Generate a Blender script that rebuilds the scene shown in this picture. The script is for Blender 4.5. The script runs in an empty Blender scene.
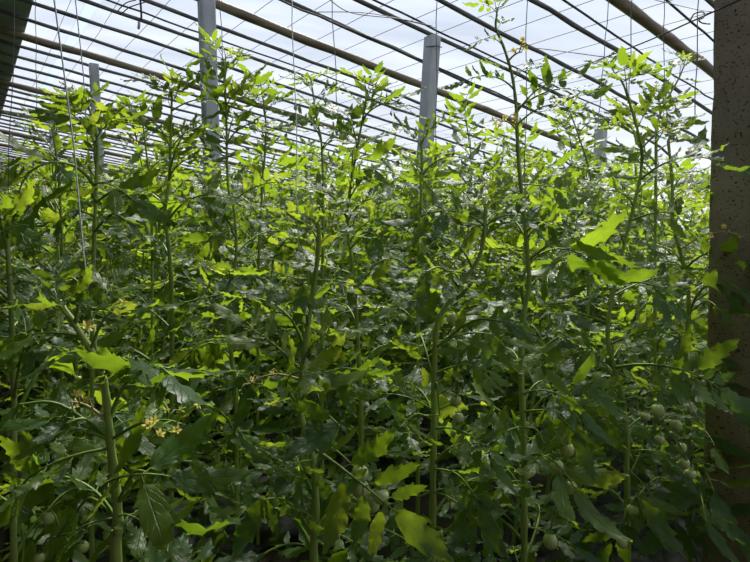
import bpy, math, random
from mathutils import Vector, Matrix, noise
R = random.Random(11)
sc = bpy.context.scene
C = sc.collection
V = Vector
PI = math.pi

# ------------------------------------------------------------------ camera
CAM_H = 1.5
PITCH = math.atan(62/541.0)
cam_d = bpy.data.cameras.new('camera'); cam_d.sensor_width = 36; cam_d.lens = 541/750*36; cam_d.clip_start = .02
cam = bpy.data.objects.new('camera', cam_d); C.objects.link(cam)
cam.location = (0, 0, CAM_H); cam.rotation_euler = (PI/2-PITCH, 0, 0)
sc.camera = cam
cp, sp = math.cos(PITCH), math.sin(PITCH)
def at(px, py, Y):
    u = (px-375)/541.0; v = (281-py)/541.0
    d = V((u, cp+v*sp, -sp+v*cp))
    return V((0, 0, CAM_H)) + d*(Y/d.y)
# greenhouse axes: LD along the house, SD down the roof slope (towards the low, sunny side)
AZ = math.radians(36.5)
LD = V((-math.sin(AZ), math.cos(AZ), 0)); SD = V((math.cos(AZ), math.sin(AZ), 0))
def ls(l, s, z=0.0): return LD*l + SD*s + V((0, 0, z))
def roof_z(s):
    z = 3.30 - .15*s
    if s > 6.2: z -= .293*(s-6.2)**2.0
    return z

# ------------------------------------------------------------------ materials
def mat(name):
    m = bpy.data.materials.new(name); m.use_nodes = True
    nt = m.node_tree; nt.nodes.clear()
    return m, nt, nt.nodes, nt.links
def N(nt, typ, **kw):
    n = nt.nodes.new(typ)
    for k, v in kw.items():
        if k.startswith('i_'):
            key = k[2:]
            n.inputs[int(key) if key.isdigit() else key.replace('_', ' ')].default_value = v
        else: setattr(n, k, v)
    return n
def out(nt, sock):
    o = N(nt, 'ShaderNodeOutputMaterial'); nt.links.new(sock, o.inputs[0]); return o
def ramp(nt, stops, fac=None):
    r = N(nt, 'ShaderNodeValToRGB')
    e = r.color_ramp.elements
    while len(e) < len(stops): e.new(.5)
    for q, (p, c) in zip(e, stops): q.position = p; q.color = (*c, 1)
    if fac: nt.links.new(fac, r.inputs[0])
    return r
def simple(name, c1, c2, scale=8, rough=.7, stretch=(1, 1, 1), bump=0.0, bscale=40, spec=.3, contrast=(.3, .7)):
    m, nt, nn, lk = mat(name)
    tc = N(nt, 'ShaderNodeTexCoord'); mp = N(nt, 'ShaderNodeMapping'); mp.inputs['Scale'].default_value = stretch
    lk.new(tc.outputs['Object'], mp.inputs[0])
    nz = N(nt, 'ShaderNodeTexNoise', i_Scale=scale, i_Detail=6.0); lk.new(mp.outputs[0], nz.inputs['Vector'])
    r = ramp(nt, [(contrast[0], c1), (contrast[1], c2)], nz.outputs[0])
    b = N(nt, 'ShaderNodeBsdfPrincipled', i_Roughness=rough); b.inputs['Specular IOR Level'].default_value = spec
    lk.new(r.outputs[0], b.inputs['Base Color'])
    if bump:
        n2 = N(nt, 'ShaderNodeTexNoise', i_Scale=bscale, i_Detail=4.0); lk.new(mp.outputs[0], n2.inputs['Vector'])
        bp = N(nt, 'ShaderNodeBump', i_Strength=bump, i_Distance=.01); lk.new(n2.outputs[0], bp.inputs['Height'])
        lk.new(bp.outputs[0], b.inputs['Normal'])
    out(nt, b.outputs[0]); return m

def leaf_material():
    m, nt, nn, lk = mat('tomato_leaf')
    uv = N(nt, 'ShaderNodeUVMap'); sx = N(nt, 'ShaderNodeSeparateXYZ'); lk.new(uv.outputs[0], sx.inputs[0])
    # veins: midrib and slanted side veins from the leaf's own coordinates
    au = N(nt, 'ShaderNodeMath', operation='ABSOLUTE'); lk.new(sx.outputs[0], au.inputs[0])
    k = N(nt, 'ShaderNodeMath', operation='MULTIPLY', i_1=-.35); lk.new(au.outputs[0], k.inputs[0])
    s = N(nt, 'ShaderNodeMath', operation='ADD'); lk.new(k.outputs[0], s.inputs[0]); lk.new(sx.outputs[1], s.inputs[1])
    f = N(nt, 'ShaderNodeMath', operation='MULTIPLY', i_1=6.0); lk.new(s.outputs[0], f.inputs[0])
    fr = N(nt, 'ShaderNodeMath', operation='PINGPONG', i_1=.5); lk.new(f.outputs[0], fr.inputs[0])
    v1 = N(nt, 'ShaderNodeMapRange', i_1=0.0, i_2=.09, i_3=1.0, i_4=0.0); lk.new(fr.outputs[0], v1.inputs[0])
    v2 = N(nt, 'ShaderNodeMapRange', i_1=0.0, i_2=.07, i_3=1.0, i_4=0.0); lk.new(au.outputs[0], v2.inputs[0])
    vm = N(nt, 'ShaderNodeMath', operation='MAXIMUM'); lk.new(v1.outputs[0], vm.inputs[0]); lk.new(v2.outputs[0], vm.inputs[1])
    geo = N(nt, 'ShaderNodeNewGeometry'); oi = N(nt, 'ShaderNodeObjectInfo')
    mx = N(nt, 'ShaderNodeMath', operation='ADD'); lk.new(geo.outputs['Random Per Island'], mx.inputs[0]); lk.new(oi.outputs['Random'], mx.inputs[1])
    hf = N(nt, 'ShaderNodeMath', operation='MULTIPLY', i_1=.5); lk.new(mx.outputs[0], hf.inputs[0])
    top = ramp(nt, [(0.0, (.028, .076, .026)), (.5, (.050, .112, .022)), (1.0, (.095, .17, .020))], hf.outputs[0])
    under = N(nt, 'ShaderNodeMix', data_type='RGBA', i_0=.55); lk.new(top.outputs[0], under.inputs[6]); under.inputs[7].default_value = (.085, .15, .055, 1)
    sel = N(nt, 'ShaderNodeMix', data_type='RGBA'); lk.new(geo.outputs['Backfacing'], sel.inputs[0]); lk.new(top.outputs[0], sel.inputs[6]); lk.new(under.outputs[2], sel.inputs[7])
    vn = N(nt, 'ShaderNodeMath', operation='MULTIPLY', i_1=.28); lk.new(vm.outputs[0], vn.inputs[0])
    col = N(nt, 'ShaderNodeMix', data_type='RGBA'); lk.new(vn.outputs[0], col.inputs[0]); lk.new(sel.outputs[2], col.inputs[6]); col.inputs[7].default_value = (.16, .24, .09, 1)
    pr = N(nt, 'ShaderNodeBsdfPrincipled', i_Roughness=.45); pr.inputs['Specular IOR Level'].default_value = .36
    lk.new(col.outputs[2], pr.inputs['Base Color'])
    bp = N(nt, 'ShaderNodeBump', i_Strength=.5, i_Distance=.004, invert=True); lk.new(vm.outputs[0], bp.inputs['Height']); lk.new(bp.outputs[0], pr.inputs['Normal'])
    tcol = ramp(nt, [(0.0, (.17, .29, .012)), (.5, (.30, .45, .018)), (1.0, (.54, .64, .045))], hf.outputs[0])
    tr = N(nt, 'ShaderNodeBsdfTranslucent'); 
    tv = N(nt, 'ShaderNodeMix', data_type='RGBA'); lk.new(vn.outputs[0], tv.inputs[0]); lk.new(tcol.outputs[0], tv.inputs[6]); tv.inputs[7].default_value = (.12, .22, .02, 1)
    lk.new(tv.outputs[2], tr.inputs[0])
    ms = N(nt, 'ShaderNodeMixShader', i_0=.54); lk.new(pr.outputs[0], ms.inputs[1]); lk.new(tr.outputs[0], ms.inputs[2])
    out(nt, ms.outputs[0]); return m

def film_material():
    m, nt, nn, lk = mat('greenhouse_film')
    tc = N(nt, 'ShaderNodeTexCoord'); mp = N(nt, 'ShaderNodeMapping'); mp.inputs['Rotation'].default_value = (0, 0, -AZ); mp.inputs['Scale'].default_value = (.5, 2.2, 1)
    lk.new(tc.outputs['Object'], mp.inputs[0])
    nz = N(nt, 'ShaderNodeTexNoise', i_Scale=1.3, i_Detail=5.0); lk.new(mp.outputs[0], nz.inputs['Vector'])
    r = ramp(nt, [(.3, (.06, .06, .06)), (.75, (.19, .19, .19))], nz.outputs[0])
    t = N(nt, 'ShaderNodeBsdfTransparent'); t.inputs[0].default_value = (.93, .95, .97, 1)
    tl = N(nt, 'ShaderNodeBsdfTranslucent'); tl.inputs[0].default_value = (.86, .89, .93, 1)
    ms = N(nt, 'ShaderNodeMixShader'); lk.new(r.outputs[0], ms.inputs[0]); lk.new(t.outputs[0], ms.inputs[1]); lk.new(tl.outputs[0], ms.inputs[2])
    out(nt, ms.outputs[0]); return m

M = {}
M['leaf'] = leaf_material()
M['film'] = film_material()
M['stem'] = simple('tomato_stem', (.20, .29, .06), (.36, .45, .13), 14, .55, (1, 1, .4), .25, 60)
M['dark_stem'] = simple('shoot', (.10, .18, .03), (.19, .29, .05), 14, .5, (1, 1, .4))
M['fruit'] = simple('green_tomato', (.36, .45, .14), (.54, .58, .26), 30, .25, (1, 1, 1), spec=.5)
m_, nt_, nn_, lk_ = mat('yellow_petal')
d_ = N(nt_, 'ShaderNodeBsdfDiffuse'); d_.inputs[0].default_value = (.86, .74, .22, 1)
t_ = N(nt_, 'ShaderNodeBsdfTranslucent'); t_.inputs[0].default_value = (.88, .78, .20, 1)
x_ = N(nt_, 'ShaderNodeMixShader', i_0=.45); lk_.new(d_.outputs[0], x_.inputs[1]); lk_.new(t_.outputs[0], x_.inputs[2]); out(nt_, x_.outputs[0])
M['petal'] = m_
M['dry'] = simple('dry_truss', (.32, .25, .12), (.45, .38, .2), 30, .8)
M['bamboo'] = simple('bamboo', (.10, .075, .05), (.24, .19, .13), 5, .6, (.7, .7, 6), .2, 30)
M['thin_bamboo'] = simple('weathered_thin_bamboo', (.06, .058, .062), (.15, .14, .135), 6, .65, (.7, .7, 6), .2, 30)
M['lath'] = simple('thin_lath', (.04, .038, .04), (.09, .085, .085), 9, .7)
M['concrete'] = simple('grey_concrete', (.40, .41, .43), (.56, .57, .59), 9, .85, (1, 1, .5), .3, 60)
M['wire'] = simple('galvanised_wire', (.10, .10, .11), (.17, .17, .18), 30, .45)
M['dark_wire'] = simple('rusty_dark_wire', (.03, .03, .032), (.07, .062, .06), 30, .6)
M['twine'] = simple('plastic_twine', (.62, .68, .66), (.82, .86, .84), 40, .6)
M['grey_twine'] = simple('grey_twine', (.14, .14, .15), (.26, .26, .27), 40, .7)
M['soil'] = simple('brown_soil', (.018, .014, .010), (.05, .038, .027), 6, .95, (1, 1, 1), .8, 25)
M['outdoor'] = simple('dry_field', (.12, .12, .06), (.22, .20, .12), .4, .95)
M['mulch'] = simple('silver_mulch_film', (.008, .008, .008), (.05, .055, .065), 9, .6, (1, 1, 1), .9, 12, spec=.12, contrast=(.45, .68))
M['wall'] = simple('earth_wall', (.06, .05, .042), (.13, .11, .09), 3, .95, (1, 1, 1), .6, 18)
M['thatch'] = simple('dark_back_roof', (.26, .30, .36), (.46, .51, .58), 5, .9, (1, 1, 1), .5, 14)
M['clip'] = simple('pale_hook', (.5, .5, .5), (.6, .6, .6), 5, .5)

def pillar_material():
    m, nt, nn, lk = mat('rough_brown_concrete')
    tc = N(nt, 'ShaderNodeTexCoord')
    nz = N(nt, 'ShaderNodeTexNoise', i_Scale=7.0, i_Detail=8.0); lk.new(tc.outputs['Object'], nz.inputs['Vector'])
    r = ramp(nt, [(.3, (.21, .168, .118)), (.7, (.35, .285, .205))], nz.outputs[0])
    mp = N(nt, 'ShaderNodeMapping'); mp.inputs['Scale'].default_value = (1, 1, 1.6); lk.new(tc.outputs['Object'], mp.inputs[0])
    vo = N(nt, 'ShaderNodeTexNoise', i_Scale=95.0, i_Detail=2.0); lk.new(mp.outputs[0], vo.inputs['Vector'])
    pit = ramp(nt, [(.30, (0, 0, 0)), (.38, (1, 1, 1))], vo.outputs[0])
    mx = N(nt, 'ShaderNodeMix', data_type='RGBA'); lk.new(pit.outputs[0], mx.inputs[0]); mx.inputs[6].default_value = (.06, .045, .034, 1); lk.new(r.outputs[0], mx.inputs[7])
    b = N(nt, 'ShaderNodeBsdfPrincipled', i_Roughness=.95); b.inputs['Specular IOR Level'].default_value = .15
    lk.new(mx.outputs[2], b.inputs['Base Color'])
    bp = N(nt, 'ShaderNodeBump', i_Strength=.9, i_Distance=.012); lk.new(pit.outputs[0], bp.inputs['Height']); lk.new(bp.outputs[0], b.inputs['Normal'])
    out(nt, b.outputs[0]); return m
M['pillar'] = pillar_material()

# ------------------------------------------------------------------ mesh builder
class MB:
    def __init__(s): s.v = []; s.f = []; s.uv = []; s.m = []
    def add(s, vs, fs, uvs=None, mi=0):
        o = len(s.v); s.v += [tuple(p) for p in vs]
        s.uv += uvs if uvs else [(.5, .5)]*len(vs)
        for f in fs: s.f.append(tuple(i+o for i in f)); s.m.append(mi)
    def tube(s, pts, rad, n=6, mi=0, cap=True, squash=None):
        pts = [V(p) for p in pts]; k = len(pts)
        if not hasattr(rad, '__len__'): rad = [rad]*k
        t0 = (pts[1]-pts[0]).normalized()
        a = t0.orthogonal().normalized()
        vs = []; fs = []
        for i, p in enumerate(pts):
            t = (pts[min(i+1, k-1)]-pts[max(i-1, 0)])
            t = t.normalized() if t.length > 1e-9 else t0
            a = (a - t*a.dot(t)); a = a.normalized() if a.length > 1e-6 else t.orthogonal().normalized()
            b = t.cross(a)
            for j in range(n):
                an = 2*PI*j/n
                vs.append(p + a*math.cos(an)*rad[i] + b*math.sin(an)*rad[i])
        for i in range(k-1):
            for j in range(n):
                j2 = (j+1) % n
                fs.append((i*n+j, i*n+j2, (i+1)*n+j2, (i+1)*n+j))
        if cap:
            fs.append(tuple(range(n-1, -1, -1))); fs.append(tuple((k-1)*n+j for j in range(n)))
        s.add(vs, fs, [(.5, .5)]*len(vs), mi)
    def box(s, c, ax, ay, az, hx, hy, hz, mi=0, taper=1.0):
        c = V(c); vs = []
        for z in (-1, 1):
            q = taper if z > 0 else 1
            for x, y in ((-1, -1), (1, -1), (1, 1), (-1, 1)):
                vs.append(c+ax*(x*hx*q)+ay*(y*hy*q)+az*(z*hz))
        s.add(vs, [(3, 2, 1, 0), (4, 5, 6, 7), (0, 1, 5, 4), (1, 2, 6, 5), (2, 3, 7, 6), (3, 0, 4, 7)], None, mi)
    def mesh(s, name, mats, smooth=True):
        me = bpy.data.meshes.new(name); me.from_pydata(s.v, [], s.f)
        ul = me.uv_layers.new(name='UVMap')
        uvs = s.uv
        dat = []
        for l in me.loops: dat += uvs[l.vertex_index]
        ul.data.foreach_set('uv', dat)
        for q in (mats if isinstance(mats, (list, tuple)) else [mats]): me.materials.append(q)
        me.polygons.foreach_set('material_index', s.m)
        me.polygons.foreach_set('use_smooth', [smooth]*len(me.polygons))
        me.update(); return me
    def build(s, name, mats, parent=None, smooth=True, loc=None):
        return link(name, s.mesh(name, mats, smooth), parent, loc)
def link(name, me, parent=None, loc=None):
    o = bpy.data.objects.new(name, me); C.objects.link(o)
    if parent: o.parent = parent
    if loc is not None: o.location = loc
    return o
def tag(o, label=None, cat=None, group=None, kind=None):
    if label: o['label'] = label
    if cat: o['category'] = cat
    if group: o['group'] = group
    if kind: o['kind'] = kind
    return o
def empty(name, loc):
    o = bpy.data.objects.new(name, None); C.objects.link(o); o.location = loc; o.empty_display_size = .1
    return o
def spline(pts, n=5):
    pts = [V(p) for p in pts]; r = []
    for i in range(len(pts)-1):
        p0 = pts[max(i-1, 0)]; p1 = pts[i]; p2 = pts[i+1]; p3 = pts[min(i+2, len(pts)-1)]
        for j in range(n):
            t = j/n
            r.append(.5*((2*p1)+(p2-p0)*t+(2*p0-5*p1+4*p2-p3)*t*t+(3*p1-p0-3*p2+p3)*t**3))
    r.append(pts[-1]); return r

# ------------------------------------------------------------------ tomato leaves
def leaflet(mb, p0, d, n, L, W, curl, rng, hi=True, fold=.25):
    d = d.normalized(); b = n.cross(d).normalized(); n = d.cross(b).normalized()
    ST = 15 if hi else 7
    cols = (-1, -.5, 0, .5, 1) if hi else (-1, 0, 1)
    ax = d.cross(n)
    pos = V(p0); vs = []; uvs = []
    tw = rng.uniform(-.5, .5); ph = rng.uniform(0, 6)
    lob = [rng.uniform(.75, 1.08) for _ in range(2*ST+4)]
    dd = d.copy(); nn_ = n.copy()
    prof = []
    for i in range(ST+1):
        t = i/ST
        w = W*2.35*(t**.62)*((1-t)**1.0)
        for sgn in (0, 1):
            pass
        prof.append(w)
    for i in range(ST+1):
        t = i/ST
        rot = Matrix.Rotation(-curl/ST, 3, b) if i else Matrix.Identity(3)
        dd = rot @ dd; nn_ = rot @ nn_
        if i: pos = pos + dd*(L/ST)
        bb = Matrix.Rotation(tw*t, 3, dd) @ b; n2 = dd.cross(bb) * 1.0
        if n2.dot(nn_) < 0: n2 = -n2
        for c in cols:
            w = prof[i]
            off = 0.0
            if abs(c) == 1 and 0 < i < ST:
                if hi:
                    k = i % 3
                    w *= (1.10, .86, .98)[k]*lob[i + (ST if c > 0 else 0)]
                    off = (.042, -.010, .015)[k]*L*1.3
                else:
                    w *= (1.1, .82)[i % 2]*lob[i + (ST if c > 0 else 0)]
                    off = (.03, 0)[i % 2]*L
            lift = abs(c)**1.3*w*fold - (abs(c)**3)*w*.25 + (math.sin(ph+i*2.1+c*1.5)*.10+math.sin(ph*2+i*.9)*.10)*W*abs(c) 
            vs.append(pos + bb*(c*w) + n2*lift + dd*off)
            uvs.append((c, t))
    nc = len(cols); fs = []
    for i in range(ST):
        for j in range(nc-1):
            a = i*nc+j
            fs.append((a, a+nc, a+nc+1, a+1))
    mb.add(vs, fs, uvs, 0)

def leaf_geo(mb, rng, arc=1.2, hi=True, pairs=3, droop=.6, ls_=1.0):
    """compound leaf in its own frame: base at the origin, tip near (1,0,0), upper face +Z"""
    n = 14; pts = [V((0, 0, 0))]; dirs = []
    side = rng.uniform(-.35, .35)
    a0 = arc*.55
    for i in range(n):
        t = (i+.5)/n
        el = a0 - arc*(t**1.25)
        yw = side*t
        d = V((math.cos(el)*math.cos(yw), math.cos(el)*math.sin(yw), math.sin(el)))
        dirs.append(d); pts.append(pts[-1]+d*(.70/n))
    loc = MB()
    if hi: loc.tube(pts, [.0125*(1-.70*i/n) for i in range(n+1)], 5, 1)
    else: loc.tube(pts[::2], [.0125*(1-.70*i/n) for i in range(0, n+1, 2)], 3, 1, cap=False)
    def frame(t):
        i = min(int(t*n), n-1); f = t*n-i
        p = pts[i].lerp(pts[i+1], f); d = dirs[i]
        up = V((0, 0, 1)); up = (up-d*up.dot(d)).normalized()
        return p, d, up
    ts = {2: (.48, .80), 3: (.36, .62, .86), 4: (.30, .50, .70, .88)}[pairs]
    for q, t in enumerate(ts):
        for sg in (-1, 1):
            p, d, up = frame(min(1, t+rng.uniform(-.03, .03)))
            b = up.cross(d)
            ang = rng.uniform(.85, 1.2)
            dd = d*math.cos(ang)+b*sg*math.sin(ang)
            dd = (dd + V((0, 0, rng.uniform(-.6, .35)*droop))).normalized()
            LL = ls_*(.36, .46, .40, .31)[q]*rng.uniform(.85, 1.12)*(1.05 if pairs < 4 else .85)
            if q == 0 and pairs > 2: LL *= .8
            nn_ = (up + V((rng.uniform(-.35, .35), rng.uniform(-.35, .35), 0))).normalized()
            st = p+dd*.05
            loc.tube([p, st], [.005, .004], 4 if hi else 3, 1, cap=False)
            leaflet(loc, st, dd, nn_, LL, LL*rng.uniform(.19, .255), rng.uniform(.2, 1.1)*droop*1.4, rng, hi, rng.uniform(.05, .4))
        if q < len(ts)-1 and hi:
            for sg in (-1, 1):
                if rng.random() < .7:
                    p, d, up = frame(t+.11); b = up.cross(d)
                    dd = (d*.5+b*sg).normalized()
                    leaflet(loc, p, dd, up, .10*rng.uniform(.6, 1.3), .03, .4, rng, False, .2)
    p, d, up = frame(1.0)
    leaflet(loc, p, (d+V((0, 0, -.2*droop))).normalized(), up, ls_*.50*rng.uniform(.9, 1.1), ls_*.118*rng.uniform(.85, 1.15), rng.uniform(.3, 1.0)*droop*1.5, rng, hi, rng.uniform(.05, .35))
    tip = pts[-1]+dirs[-1]*.25
    # chord to +X, unit length
    ch = tip.normalized(); q = ch.rotation_difference(V((1, 0, 0))); sc_ = 1/tip.length
    # keep up = +Z after rotation
    loc.v = [tuple((q @ V(p_))*sc_) for p_ in loc.v]
    mb.add([V(p_) for p_ in loc.v], [], loc.uv)
    o = len(mb.v)-len(loc.v)
    for f, mi in zip(loc.f, loc.m): mb.f.append(tuple(i+o for i in f)); mb.m.append(mi)

LEAVES = {}
def mk_leaves(kind, count, hi, **kw):
    out_ = []
    for i in range(count):
        rng = random.Random(1000*len(LEAVES)+i*17+3)
        mb = MB(); leaf_geo(mb, rng, hi=hi, **{k: (rng.uniform(*v) if isinstance(v, tuple) else v) for k, v in kw.items()})
        out_.append(mb)
    LEAVES[kind] = out_
mk_leaves('arch', 8, True, arc=(1.1, 1.9), pairs=3, droop=(.5, 1.0), ls_=.86)
mk_leaves('flat', 6, True, arc=(.3, .9), pairs=3, droop=(.2, .5), ls_=.86)
mk_leaves('hook', 4, True, arc=(2.3, 2.9), pairs=2, droop=(.9, 1.2))
mk_leaves('long', 4, True, arc=(1.2, 2.0), pairs=4, droop=(.6, 1.0), ls_=.82)
mk_leaves('young', 4, True, arc=(.4, 1.2), pairs=2, droop=(.3, .8))
mk_leaves('open', 5, True, arc=(.8, 1.7), pairs=4, droop=(.5, 1.1), ls_=.68)
mk_leaves('low', 8, False, arc=(.9, 2.0), pairs=3, droop=(.5, 1.0), ls_=.9)
LM = {k: [mb.mesh('leaf', [M['leaf'], M['dark_stem']]) for mb in v] for k, v in LEAVES.items()}

def leaf_matrix(base, tip, roll=0.0, face=None):
    base = V(base); ch = V(tip)-base; L = ch.length
    x = ch.normalized(); z = V((0, 0, 1)) if face is None else face
    z = z-x*z.dot(x)
    if z.length < .15: z = V((-x.x, -x.y, .3))-x*V((-x.x, -x.y, .3)).dot(x)
    z.normalize(); y = z.cross(x)
    m = Matrix((x, y, z)).transposed()
    if roll: m = Matrix.Rotation(roll, 3, x) @ m
    return m.to_4x4(), L
def place_leaf(root, base, tip, kind, rng, roll=0.0, face=None):
    """base, tip in world"""
    o = link('leaf', rng.choice(LM[kind]), root)
    m, L = leaf_matrix(base, tip, roll, face)
    o.matrix_local = Matrix.Translation(V(base)-root.location) @ m @ Matrix.Scale(L, 4)
    return o

# ------------------------------------------------------------------ flowers and fruit
def flower_mesh(rng):
    mb = MB()
    for i in range(5):
        a = 2*PI*i/5
        d = V((math.cos(a), math.sin(a), -.25)).normalized(); n = V((0, 0, 1))
        b = n.cross(d).normalized()
        pts = [(0, .1), (.45, .30), (.75, .2), (1, 0)]
        vs = []; 
        for t, w in pts:
            p = d*t + V((0, 0, -.25*t*t)); vs += [p-b*w, p+V((0, 0, -.05)), p+b*w]
        fs = []
        for q in range(3):
            k = q*3; fs += [(k, k+1, k+4, k+3), (k+1, k+2, k+5, k+4)]
        mb.add(vs, fs, None, 0)
    mb.tube([(0, 0, 0), (0, 0, .35), (0, 0, .8)], [.16, .16, .03], 6, 0)
    for i in range(5):
        a = 2*PI*(i+.5)/5; d = V((math.cos(a), math.sin(a), -.5))
        mb.tube([(0, 0, -.1), d*.5, d*.9], [.06, .08, .01], 4, 1)
    mb.tube([(0, 0, -.6), (0, 0, 0)], [.06, .1], 5, 1)
    return mb.mesh('flower', [M['petal'], M['dark_stem']])
FLOWER = flower_mesh(R)
def bud_mesh():
    mb = MB(); mb.tube([(0, 0, 0), (0, 0, .35), (0, 0, .8), (0, 0, 1.1)], [.08, .24, .18, .02], 6, 0)
    return mb.mesh('bud', [M['dark_stem']])
BUD = bud_mesh()
def tomato_mesh(el):
    mb = MB(); n = 14; k = 10; vs = []; fs = []
    for i in range(k+1):
        a = PI*i/k; r = math.sin(a); z = math.cos(a)*el
        if z > 0: z -= .12*math.exp(-(r/.35)**2)
        for j in range(n):
            an = 2*PI*j/n; q = r*(1+.018*math.cos(4*an))
            vs.append((q*math.cos(an), q*math.sin(an), z-el*.95))
    for i in range(k):
        for j in range(n):
            j2 = (j+1) % n; fs.append((i*n+j, (i+1)*n+j, (i+1)*n+j2, i*n+j2))
    mb.add([V(p) for p in vs], fs, None, 0)
    for j in range(5):
        a = 2*PI*j/5
        mb.tube([(0, 0, -.02), (.4*math.cos(a), .4*math.sin(a), .02), (.75*math.cos(a), .75*math.sin(a), .12)], [.08, .1, .01], 4, 1)
    mb.tube([(0, 0, -.05), (.03, 0, .3), (.0, .05, .65)], [.07, .07, .06], 5, 1)
    return mb.mesh('tomato', [M['fruit'], M['dark_stem']])
TOM = [tomato_mesh(1.0), tomato_mesh(1.12)]
def orient(d):
    return V((0, 0, 1)).rotation_difference(V(d).normalized()).to_matrix().to_4x4()

def fruit_truss(root, base, tops, rad, rng):
    """base: world point on the stem; tops: world points of the fruit centres"""
    tr = None
    mb = MB(); base = V(base)
    cen = sum((V(t) for t in tops), V())/len(tops)
    knee = base.lerp(cen, .55)+V((0, 0, .05))
    sp_ = spline([base, base.lerp(knee, .6)+V((0, 0, .025)), knee, cen+V((0, 0, .01))], 4)
    loc = root.location
    mb.tube([p-loc for p in sp_], [.0035*(1-.5*i/len(sp_)) for i in range(len(sp_))], 5)
    for t in tops:
        q = min(sp_[4:], key=lambda p: (p-(V(t)+V((0, 0, rad*1.5)))).length)
        e = V(t)+V((0, 0, rad*1.5))
        mb.tube([q-loc, q.lerp(e, .5)+V((0, 0, .012))-loc, e-loc], [.002, .002, .0018], 5)
    tr = mb.build('fruit_truss', [M['dark_stem']], root)
    for t in tops:
        r = rad*rng.uniform(.8, 1.1)
        o = link('tomato', rng.choice(TOM), tr)
        o.matrix_local = Matrix.Translation(V(t)+V((0, 0, r))-loc) @ Matrix.Rotation(rng.uniform(-.35, .35), 4, 'X') @ Matrix.Rotation(rng.uniform(0, 6), 4, 'Z') @ Matrix.Scale(r, 4)
    return tr
def flower_truss(root, base, end, nfl, rng, size=.0095, dry=False):
    loc = root.location; base = V(base); end = V(end)
    d = end-base; L = d.length
    mb = MB()
    side = d.cross(V((0, 0, 1))); side = side.normalized() if side.length > 1e-5 else V((1, 0, 0))
    pts = spline([base, base+d*.4+V((0, 0, L*.12)), base+d*.75+V((0, 0, L*.10)), end], 4)
    mb.tube([p-loc for p in pts], [.0030*(1-.6*i/len(pts)) for i in range(len(pts))], 5)
    ends = []
    for i in range(nfl):
        k = int(len(pts)*(.38+.6*i/nfl)); k = min(k, len(pts)-1)
        p = pts[k]; sg = 1 if i % 2 else -1
        e = p + side*sg*rng.uniform(.015, .035)+d.normalized()*rng.uniform(0, .02)+V((0, 0, rng.uniform(-.015, .02)))
        mb.tube([p-loc, p.lerp(e, .6)+V((0, 0, .008))-loc, e-loc], [.0013, .0013, .0012], 4)
        ends.append((e, (e-p).normalized()))
    tr = mb.build('flower_truss', [M['dry'] if dry else M['dark_stem']], root)
    for e, dr in ends:
        fl = rng.random() < .7
        o = link('flower' if fl else 'bud', FLOWER if fl else BUD, tr)
        dd = dr+V((rng.uniform(-.3, .3), -.5, rng.uniform(-.9, .2)))
        o.matrix_local = Matrix.Translation(e-loc) @ orient(dd) @ Matrix.Scale(size*rng.uniform(.85, 1.25), 4)
    return tr

# ------------------------------------------------------------------ plants
def stem_part(root, pts, r0, r1):
    mb = MB(); k = len(pts)
    rad = [(r0+(r1-r0)*(i/(k-1))**.8)*(1+.10*math.sin(i*1.7)) for i in range(k)]
    mb.tube([p-root.location for p in pts], rad, 8)
    return mb.build('stem', [M['stem']], root)
def near_on(pts, p):
    return min(range(len(pts)), key=lambda i: (pts[i]-p).length)
def dress(root, pts, rng, zmin, step, size, kinds, skip=(), top_young=True, low=False, zmax=9):
    """random leaves up the stem in a spiral"""
    az = rng.uniform(0, 6.28); z = zmin; H = pts[-1].z
    n = 0
    while z < H-.02:
        i = min(range(len(pts)), key=lambda j: abs(pts[j].z-z)); p = pts[i]
        f = (z-zmin)/max(.1, H-zmin)
        az += 2.4+rng.uniform(-.4, .4)
        z_ = z; z += step*rng.uniform(.75, 1.25)*(1.0 if f < .85 else .55)*(.62 if low and z < .85 else 1)
        if z_ > zmax: continue
        if any(abs(z_-q) < .02 for q in skip): continue
        L = size*rng.uniform(.75, 1.15)
        if f > .72: L *= 1-.50*(f-.72)/.28
        el = .45-1.0*(1-f)*rng.uniform(.4, 1.1) if f < .8 else rng.uniform(.1, .9)
        d = V((math.cos(az)*math.cos(el), math.sin(az)*math.cos(el), math.sin(el)))
        if low and d.y < -.3 and rng.random() < .75: d.y = -d.y
        kd = rng.choice(kinds) if f < .62 else (rng.choice(('open', 'open', 'arch')) if f < .9 else 'young')
        place_leaf(root, p, p+d*L, kd, rng, rng.uniform(-.45, .45)); n += 1
    if top_young:
        p = pts[-1]
        for k in range(4):
            a = az+k*1.7; el = rng.uniform(-.1, .8); L = rng.uniform(.06, .11)
            place_leaf(root, p, p+V((math.cos(a)*math.cos(el), math.sin(a)*math.cos(el), math.sin(el)))*L, 'young', rng, rng.uniform(-.5, .5))
    return n

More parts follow.
